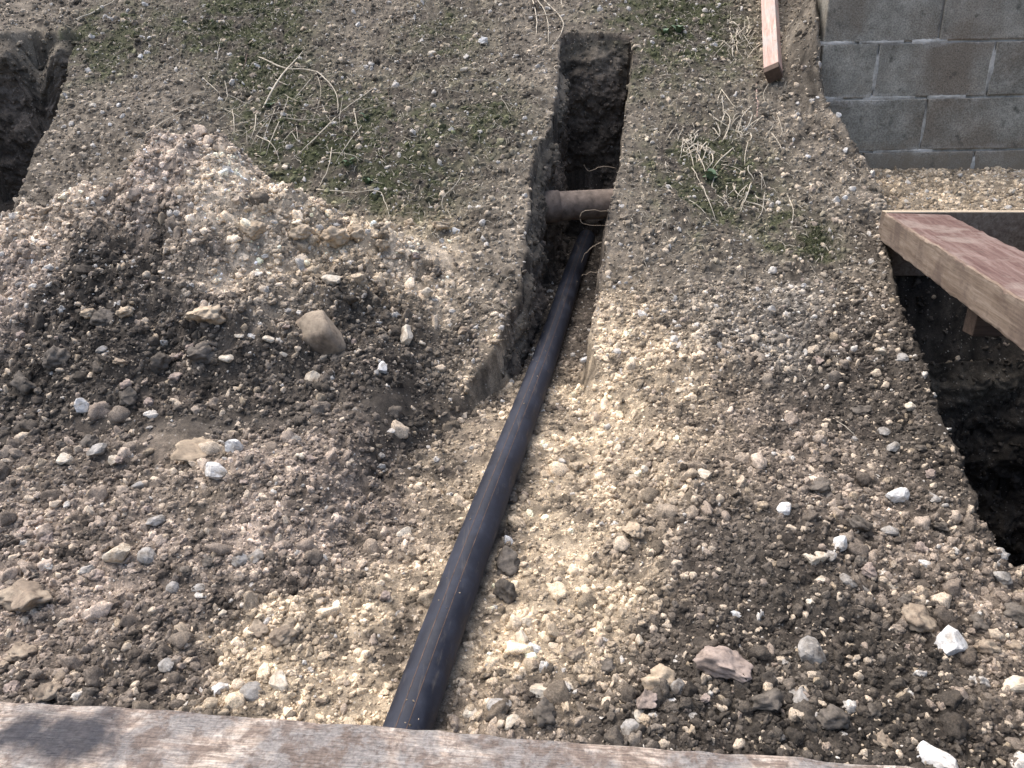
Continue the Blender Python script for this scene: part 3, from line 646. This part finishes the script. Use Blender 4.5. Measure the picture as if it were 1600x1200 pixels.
# mortar smears standing proud of the joints
def smear(x, z, lx, lz):
    n = 18; bm = bmesh.new(); grid_ = []
    for j in range(5):
        r_ = []
        for i in range(n):
            u = i/(n-1); v = j/4; e = math.sin(math.pi*u)**.5*math.sin(math.pi*v)
            r_.append(bm.verts.new((x+(u-.5)*lx, .004-.010*e*(.5+.5*float(gn(u*7, v*3+x*9, 7))), z+(v-.5)*lz*(.6+.8*abs(float(gn(u*6+x*5, z*7, 8)))))))
        grid_.append(r_)
    for j in range(4):
        for i in range(n-1): bm.faces.new((grid_[j][i], grid_[j][i+1], grid_[j+1][i+1], grid_[j+1][i]))
    me = bpy.data.meshes.new('mortar_smear'); bm.to_mesh(me); bm.free(); me.polygons.foreach_set('use_smooth', np.ones(len(me.polygons), bool)); return me
zr = [base_z+i*BH-.70 for i in range(9)]
for (x, z, lx, lz) in ((.08, zr[3], .2, .03), (.33, zr[3], .25, .025), (.6, zr[3], .2, .035), (.07, zr[2], .18, .05), (.42, zr[2], .3, .03), (.75, zr[2], .22, .03), (.32, zr[2]+.14, .03, .26), (.645, zr[1]+.14, .026, .24), (.975, zr[2]+.14, .035, .26), (.55, zr[1], .35, .03), (.975, zr[0]+.2, .035, .16), (.25, zr[1], .2, .02)):
    link('mortar_smear', smear(x, z, lx, lz), M_MORTAR, wall)

# ---------------------------------------------------------------- timber frame over the pit
bd = Vector((-.18, -1, 0)).normalized(); ba = math.atan2(-bd.x, bd.y)
frame = empty('timber_frame', (1.86, 3.55, .70), 0)
tag(frame, 'heavy red topped timber frame carried over the dark pit', 'timber frame')
L = 3.2; BW = .275
mid = Vector((1.845, 3.56, 0))+bd*(L/2)
yaw = math.atan2(-.18, 1)*-1
yaw = math.atan2(bd.x, -bd.y)   # box long axis is local y
o = box('beam', (BW, L, .130), (mid.x-1.86, mid.y-3.55, .135), M_BEAM, frame, (0, 0, yaw), .012, 3, mats=[M_BEAM, M_RED, M_ARRIS], jitter=.001, wear=.0028)
o = box('end_board', (2.85, .05, .30), (1.285, .065, .052), M_DKWOOD, frame, (0, 0, 0), .004, 2, mats=[M_BEAM, M_EDGE, M_EDGE])
for yy in (2.72, 1.75):
    x0 = 1.865-.18*(3.56-yy)+BW/2-.17
    box('joist', (2.4, .07, .165), (x0+1.2-1.86, yy-3.55, -.016), M_DKWOOD, frame)
for (x, y, zt) in ((2.30, 2.72, .60), (3.0, 3.48, .69), (2.1, 1.75, .6)):
    box('post', (.12, .12, zt+1.85), (x-1.86, y-3.55, (zt-1.85)/2-.70), M_DKWOOD, frame)
for i in range(9):  # boards added out of view to block light and keep the pit dark
    box('pit_shade_board', (.145, 2.55, .03), (2.46+.152*i-1.86+.05, 2.30-3.55, .217+.003), M_RED, frame, (0, 0, random.uniform(-.004, .004)), .003)

# foreground plank, just in front of whoever took the picture
PA = Vector((-.53, .622, 0)); PB = Vector((.30, .546, 0)); ang = math.atan2(PB.y-PA.y, PB.x-PA.x); nrm = Vector((-math.sin(ang), math.cos(ang), 0))
c = (PA+PB)/2-nrm*.11; c = c+Vector((math.cos(ang), math.sin(ang), 0))*.1
plank = box('plank', (2.6, .22, .055), (c.x, c.y, .90-.0275), M_PLANK, None, (0, 0, ang), .010, 3, jitter=.0004, wear=.0022)
tag(plank, 'grimy wet pinkish timber plank running across in front of the pipe', 'plank')
for sx in (-1.15, 1.15):
    box('support', (.09, .09, .95), (sx, 0, -.505), M_DKWOOD, plank)

# batten lying on the upper bank
(p0,), _ = at(1206, 128); 
b0 = Vector((p0[0], p0[1]+.0, p0[2]+.055)); 
bl = 1.9; bdir = Vector((.20, 1.0, .62)).normalized()
q = bdir.to_track_quat('Y', 'Z') @ Euler((0, R(-28), 0)).to_quaternion()
_t = np.linspace(0, bl, 60); _gz = top_z(b0.x+bdir.x*_t, b0.y+bdir.y*_t); b0.z += max(0, float(np.max(_gz-(b0.z+bdir.z*_t)))*.55+.03)
bat = box('batten', (.085, bl, .075), b0+bdir*(bl/2), M_POST, None, q.to_euler(), .004, 2)
cut_ = box('cut_end', (.0855, .05, .0755), (0, -bl/2-.022, 0), M_TWIG, bat, (0, 0, 0), .003, 2); cut_['label'] = 'dark sawn end of the batten'  # separate dark cap over the lower end
tag(bat, 'pinkish sawn timber batten lying up the bank beside the block wall', 'batten')

# ---------------------------------------------------------------- stems, twigs, straw, roots
def smooth_pts(P, n=5):
    P = [Vector(p) for p in P]
    if len(P) == 2: P = [P[0], (P[0]+P[1])/2+Vector((random.uniform(-.006, .006), 0, .01)), P[1]]
    out = []
    for i in range(len(P)-1):
        a = P[max(i-1, 0)]; b = P[i]; c_ = P[i+1]; d = P[min(i+2, len(P)-1)]
        for k in range(n):
            t = k/n; out.append(.5*((2*b)+(c_-a)*t+(2*a-5*b+4*c_-d)*t*t+(3*b-a-3*c_+d)*t**3))
    out.append(P[-1]); return out
def stem(pix, rad, mat, name, label, catg, group=None, lift=.03, end=.6):
    g, _ = at([p[0] for p in pix], [p[1] for p in pix], top_z)
    n = len(g); P = []
    for i in range(n):
        f = i/(n-1); k = lift*math.sin(math.pi*min(1, f*1.0))+.004
        r_ = Vector((0, 0, CAM_Z))-Vector(g[i]); P.append(Vector(g[i])+r_.normalized()*k)
    sp = smooth_pts(P, 4); m = len(sp); rad *= .72
    sp = [q_+Vector((random.gauss(0, 1), random.gauss(0, 1), random.gauss(0, 1)))*rad*.4 for q_ in sp]
    rr = [rad*(1-(1-end*.6)*i/(m-1))*random.uniform(.75, 1.25) for i in range(m)]
    o = link(name, tube(sp, rr, 6), mat); tag(o, label, catg, group); return o
LT = 'thin dead stalk in the tangle on the mossy bank behind the heap'; GLT = 'dry stems behind the heap'
def conv4(pts): return [(340+x/4, 60+y/4) for x, y in pts]
stem([(404, 183), (440, 118), (477, 76)], .008, M_STALK, 'dry_stalk', 'thick pale dry stalk standing up straight from the tangle of stems', 'stalk', None, .10, .9)
stem([(402, 88), (445, 106), (487, 110), (513, 128), (528, 155), (527, 178)], .0065, M_STALK, 'dry_stalk', 'arched dry stalk curving over the tangle on the mossy bank', 'stalk', None, .05)
for pts, rd in [([(592, 132), (548, 163), (525, 183)], .0045), ([(525, 183), (490, 218), (455, 250)], .005), ([(436, 184), (490, 187), (527, 180)], .0035), ([(440, 180), (425, 215), (413, 247)], .0045), ([(362, 167), (366, 190), (366, 222)], .005), ([(343, 202), (375, 193), (395, 188)], .004), ([(219, 213), (270, 182), (304, 165), (334, 164)], .0045), ([(240, 180), (290, 150), (338, 142)], .003), ([(518, 230), (513, 262), (498, 292)], .0045), ([(400, 212), (425, 225), (437, 252)], .0045), ([(553, 170), (564, 218)], .0045), ([(430, 170), (412, 215), (406, 240)], .003), ([(400, 180), (397, 205), (388, 225)], .004), ([(350, 120), (355, 150), (345, 165)], .003), ([(455, 205), (465, 220), (478, 226)], .003), ([(345, 168), (370, 180), (385, 192)], .003), ([(340, 190), (358, 175), (368, 165)], .003), ([(544, 178), (580, 168), (605, 160)], .0025), ([(384, 200), (386, 225)], .0035), ([(425, 180), (408, 200), (392, 228)], .003)]:
    stem(pts, rd, M_STALK if rd > .0035 else M_STRAW, 'dry_stalk', LT, 'stem', GLT, random.uniform(.03, .09))
stem([(495, 296), (550, 300), (590, 298), (603, 320), (613, 356)], .0045, M_STALK, 'dry_stalk', 'long bent dry stem drooping over the edge of the pale heap', 'stem', None, .04)
for pts in [[(386, 85), (383, 100), (378, 118)]]: stem(pts, .006, M_TWIG, 'twig', 'short dark twig poking from green moss on the bank', 'twig', None, .05)
stem([(113, 32), (150, 17), (180, 0)], .008, M_STALK, 'dry_stalk', 'pale dry stalk lying beyond the left trench', 'stalk', None, .02)
for pts in [[(833, 0), (839, 35), (836, 65)], [(840, 0), (854, 25), (857, 70)], [(850, 0), (878, 30), (876, 52), (857, 78)], [(877, 0), (880, 18)], [(838, 25), (860, 22), (898, 15)]]:
    stem(pts, .006, M_STALK, 'dry_stalk', 'pale dry stem hanging at the far end of the pipe trench', 'stem', 'dry stems at the trench end', .03)
for pts in [[(719, 126), (773, 126), (796, 142)], [(726, 143), (770, 127), (800, 110)], [(750, 102), (772, 124)], [(660, 135), (700, 140), (742, 150)], [(780, 150), (800, 182)], [(770, 185), (773, 195), (762, 206)], [(665, 250), (655, 268)], [(725, 235), (718, 280), (692, 310), (693, 330)]]:
    stem(pts, .0035, M_STRAW, 'twig', 'thin grey twig on the bank left of the trench', 'twig', 'twigs left of the trench', .02)
LR = 'short dry stalk scattered on the mossy bank below the batten'; GR = 'dry stalks below the batten'
for pts in [[(1140, 45), (1148, 70), (1140, 85)], [(1158, 30), (1150, 60), (1164, 75)], [(1185, 25), (1172, 50), (1160, 62)], [(1183, 45), (1166, 75)], [(1128, 140), (1150, 168), (1165, 155)], [(1175, 165), (1158, 185), (1160, 215)], [(1203, 128), (1193, 145), (1196, 165)], [(1207, 198), (1192, 225)], [(1204, 207), (1222, 235)], [(1212, 172), (1222, 205), (1214, 220)], [(1148, 230), (1125, 250), (1110, 268)], [(1127, 257), (1163, 270)], [(1180, 265), (1192, 280), (1198, 295)], [(1093, 230), (1110, 232), (1115, 243)], [(1040, 253), (1043, 278)], [(1073, 310), (1095, 325), (1113, 352)], [(1098, 290), (1110, 320), (1120, 348)], [(1230, 305), (1240, 330), (1235, 358)], [(1080, 260), (1100, 300)], [(1085, 230), (1100, 260), (1103, 285)], [(1058, 195), (1040, 220)], [(1150, 90), (1140, 105)], [(1155, 45), (1170, 40), (1180, 30)], [(1140, 60), (1155, 72), (1166, 70)], [(1120, 165), (1128, 140)], [(1228, 175), (1226, 213)], [(1193, 180), (1170, 205)], [(1070, 215), (1082, 250), (1086, 280)], [(1195, 300), (1190, 330), (1183, 345)], [(1165, 305), (1155, 330)], [(1140, 195), (1130, 215)]]:
    stem(pts, random.uniform(.003, .0055), M_STALK if random.random() < .7 else M_STRAW, 'dry_stalk', LR, 'stalk', GR, random.uniform(.012, .03))
for _ in range(34):
    x_ = random.gauss(470, 75); y_ = random.gauss(175, 40); a_ = random.uniform(0, 3.14); l_ = random.uniform(25, 85)
    if y_ > 190+abs(x_-300)*.35-25: continue
    q0 = (x_-math.cos(a_)*l_/2, max(0, y_-math.sin(a_)*l_/2)); q2 = (x_+math.cos(a_)*l_/2, y_+math.sin(a_)*l_/2); k_ = random.uniform(.3, .7)
    stem([q0, (q0[0]+(q2[0]-q0[0])*k_+random.gauss(0, 6), q0[1]+(q2[1]-q0[1])*k_+random.gauss(0, 6)), q2], random.uniform(.0022, .0042), random.choice([M_STALK, M_STRAW, M_STRAW, M_TWIG]), 'dry_stalk', LT, 'stem', GLT, random.uniform(.02, .08))
for cx0, cy0, rr0, n0, lab, grp in ((1152, 55, 26, 26, 'pale dead stalk in the bundle beside the batten', 'stalks bundled beside the batten'), (1085, 232, 26, 30, 'grey dead stalk in the tuft above the mossy hollow', 'stalks in the grey tuft'),
                                 (1150, 195, 34, 18, 'broken dead stalk in the loose scatter under the batten end', 'stalks under the batten end'), (1165, 300, 45, 16, 'broken dead stalk lying below the mossy hollow', 'stalks below the mossy hollow')):
    for _ in range(n0):
        x_ = random.gauss(cx0, rr0*.5); y_ = max(6, random.gauss(cy0, rr0*.5)); a_ = random.gauss(math.pi/2, .8); l_ = random.uniform(14, 42)
        q0 = (x_-math.cos(a_)*l_/2, max(0, y_-math.sin(a_)*l_/2)); q2 = (x_+math.cos(a_)*l_/2, y_+math.sin(a_)*l_/2); k_ = random.uniform(.3, .7)
        q1 = (q0[0]+(q2[0]-q0[0])*k_+random.gauss(0, 4), q0[1]+(q2[1]-q0[1])*k_+random.gauss(0, 4))
        stem([q0, q1, q2], random.uniform(.0028, .0062), random.choice([M_STALK, M_STALK, M_STRAW]), 'dry_stalk', lab, 'stalk', grp, random.uniform(.01, .05))
stem([(1181, 132), (1184, 160), (1182, 183)], .008, M_POST, 'wood_splinter', 'reddish wood splinter on the bank just below the batten', 'splinter', None, .012)
for pts in [[(1125, 505), (1138, 512), (1157, 528)], [(1205, 518), (1235, 516), (1268, 520)], [(1186, 500), (1200, 520)], [(1255, 400), (1275, 430)], [(1345, 440), (1372, 405)], [(1240, 570), (1262, 600)], [(1310, 575), (1300, 545)], [(1190, 570), (1205, 555), (1213, 540)], [(1070, 570), (1080, 590)], [(1300, 655), (1340, 685)], [(1005, 405), (1012, 420)]]:
    stem(pts, .0028, M_STRAW, 'straw', 'thin pale straw on the trodden earth beside the pit', 'straw', 'straws beside the pit', .008)
stem([(305, 1075), (322, 1095), (343, 1115)], .0035, M_TWIG, 'twig', 'thin brown twig sticking up behind the foreground plank', 'twig', None, .01)
bank_straws = 0
while bank_straws < 110:
    px = random.uniform(250, 1330); py = random.uniform(0, 400)
    if 800 < px < 1000 or (px < 700 and py > 190+abs(px-300)*.35): continue
    a = random.uniform(0, 6.28); l_ = random.uniform(8, 22)
    q0, q2 = (px, py), (px+math.cos(a)*l_, max(0, py+math.sin(a)*l_)); q1 = ((q0[0]+q2[0])/2+random.uniform(-4, 4), (q0[1]+q2[1])/2+random.uniform(-4, 4))
    side = px > 900
    stem([q0, q1, q2], random.uniform(.0016, .003), M_STRAW, 'straw', 'tiny bit of straw on the bank right of the trench' if side else 'tiny bit of straw on the bank left of the trench', 'straw', 'straws right of the trench' if side else 'straws left of the trench', .006)
    bank_straws += 1
# roots in the trench
def root(P, name='root'):
    sp = [p_+Vector((random.gauss(0, .002), random.gauss(0, .002), random.gauss(0, .002))) for p_ in smooth_pts(P)]
    o = link(name, tube(sp, [.003*(1-.6*i_/len(sp)) for i_ in range(len(sp))], 6), M_ROOT); tag(o, 'pale thin root poking out of the trench wall by the clay pipe', 'root', 'roots in the trench')
xr = lambda y: pipe_x(y)+.165
root([(xr(4.45)+.03, 4.45, 1.0), (xr(4.45)-.06, 4.43, 1.01), (xr(4.45)-.12, 4.42, .985), (xr(4.45)-.15, 4.42, 1.02)])
root([(xr(4.05)+.03, 4.05, .83), (xr(4.05)-.09, 4.03, .835), (xr(4.05)-.12, 4.02, .80), (xr(4.05)-.09, 4.02, .765), (xr(4.05)+.02, 4.03, .76)])
root([(xr(3.9)+.03, 3.9, .70), (xr(3.9)-.05, 3.88, .67), (xr(3.9)-.09, 3.87, .60)])
root([(xr(3.75)+.03, 3.75, .58), (xr(3.75)-.07, 3.73, .565)])

# ---------------------------------------------------------------- weeds and moss
def leaf_mesh(l, w_):
    bm = bmesh.new(); n = 6; L_, M_, R_ = [], [], []
    for i in range(n+1):
        t = i/n; ww = w_*math.sin(math.pi*min(1, t*.93+.05))**.8; z = l*.35*math.sin(t*2.2)
        L_.append(bm.verts.new((-ww, t*l, z+ww*.3))); M_.append(bm.verts.new((0, t*l, z))); R_.append(bm.verts.new((ww, t*l, z+ww*.3)))
    for i in range(n):
        bm.faces.new((L_[i], M_[i], M_[i+1], L_[i+1])); bm.faces.new((M_[i], R_[i], R_[i+1], M_[i+1]))
    me = bpy.data.meshes.new('leaf'); bm.to_mesh(me); bm.free(); me.polygons.foreach_set('use_smooth', np.ones(len(me.polygons), bool)); return me
LEAVES = [leaf_mesh(.05, .02), leaf_mesh(.065, .02), leaf_mesh(.04, .018)]
for m_ in LEAVES: m_.materials.append(M_LEAF)
WEEDS = [(1110, 283, 5, 1.1, 'small grey green weed among stalks below the batten'), (1060, 52, 7, 1.2, 'small leafy weed on the bank right of the trench end'), (1040, 55, 5, .9, 'tiny low weed next to the leafy weed by the trench end'), (420, 168, 4, .8, 'tiny green weed in the tangle of dry stems'), (573, 188, 4, .8, 'tiny green weed just right of the tangle of stems'), (545, 262, 6, .9, 'small bright green weed on the bank above the heap'), (575, 288, 5, .8, 'small dull weed by the drooping bent stem')]
for px, py, n_, sc_, lab in WEEDS:
    (p,), _ = at(px, py, top_z); e = empty('weed', p, random.uniform(0, 6)); tag(e, lab, 'weed', None)
    for i in range(n_):
        o = link('leaf', random.choice(LEAVES), None, e); o.rotation_euler = (random.uniform(.1, .7), random.uniform(-.2, .2), 6.28*i/n_+random.uniform(-.3, .3)); o.scale = (sc_,)*3
# moss: short fuzz, one object
def moss():
    V, F = [], []; n = 18000
    ii = rng.integers(0, len(_moss), n); r_ = _mr[ii]
    x = _moss[ii, 0]+rng.normal(0, .55, n)*r_; y = _moss[ii, 1]+rng.normal(0, .65, n)*r_
    k = (rng.uniform(0, 1, n) < _ms[ii]*np.clip(.45+1.2*fbm(x, y, .16, 3, 85), 0, 1)) & (heap_h(x, y) < .04) & (right_pit(x, y) < .02) & ((x-pipe_x(y) > .25) | (pipe_x(y)-x > trench_wl(y)+.05)) & (left_trench(x, y) < .05)
    x, y = x[k], y[k]; z = ground_z(x, y); n = len(x)
    h = rng.uniform(.008, .022, n); a = rng.uniform(0, 6.28, n); wd = rng.uniform(.0015, .0035, n)
    lx = rng.normal(0, .009, n); ly = rng.normal(0, .009, n)
    A = np.stack([x-wd*np.cos(a), y-wd*np.sin(a), z-.002], -1); B = np.stack([x+wd*np.cos(a), y+wd*np.sin(a), z-.002], -1)
    T = np.stack([x+lx, y+ly, z+h], -1)
    V = np.stack([A, B, T], 1).reshape(-1, 3); F = np.arange(3*n).reshape(-1, 3)
    return mesh_np('moss', V, F)
def litter():
    n = 9000; x = rng.uniform(-2.4, 1.75, n); y = rng.uniform(3.1, 6.3, n)
    near = np.max(np.exp(-((x[:, None]-_moss[None, :, 0])**2+(y[:, None]-_moss[None, :, 1])**2)/(1.3*_mr[None])**2), 1)
    k = (rng.uniform(0, 1, n) < .22+.7*near) & (heap_h(x, y) < .03) & (right_pit(x, y) < .02) & ((x-pipe_x(y) > .26) | (pipe_x(y)-x > trench_wl(y)+.05)) & (left_trench(x, y) < .05)
    x, y = x[k], y[k]; n = len(x); a = rng.uniform(0, 6.28, n); L_ = rng.uniform(.012, .06, n)*rng.uniform(.5, 1, n); wd = rng.uniform(.0008, .0022, n)
    pts = []
    for t, up in ((-.5, .002), (0, .009), (.5, .003)):
        cx_ = x+np.cos(a)*L_*t+rng.normal(0, .003, n); cy_ = y+np.sin(a)*L_*t+rng.normal(0, .003, n); cz_ = ground_z(x, y)+(ground_z(cx_, cy_)-ground_z(x, y))*.6+up+rng.uniform(0, .012, n)
        for sg in (0, 2.09, 4.19): pts.append(np.stack([cx_-np.sin(a)*wd*math.cos(sg), cy_+np.cos(a)*wd*math.cos(sg), cz_+wd*math.sin(sg)], -1))
    V = np.stack(pts, 1); F = []
    for r_ in (0, 3):
        for k_ in range(3): F.append([r_+k_, r_+(k_+1) % 3, r_+3+(k_+1) % 3, r_+3+k_])
    F = (np.array(F)[None]+(np.arange(n)*9)[:, None, None]).reshape(-1, 4)
    return mesh_np('dry_litter', V.reshape(-1, 3), F)
tag(link('dry_litter', litter(), M_STRAW), 'fine dry grass litter strewn over the mossy bank', 'plant litter', kind='stuff')
tag(link('moss', moss(), M_MOSSB), 'patches of short green moss growing on the bank', 'moss', kind='stuff')
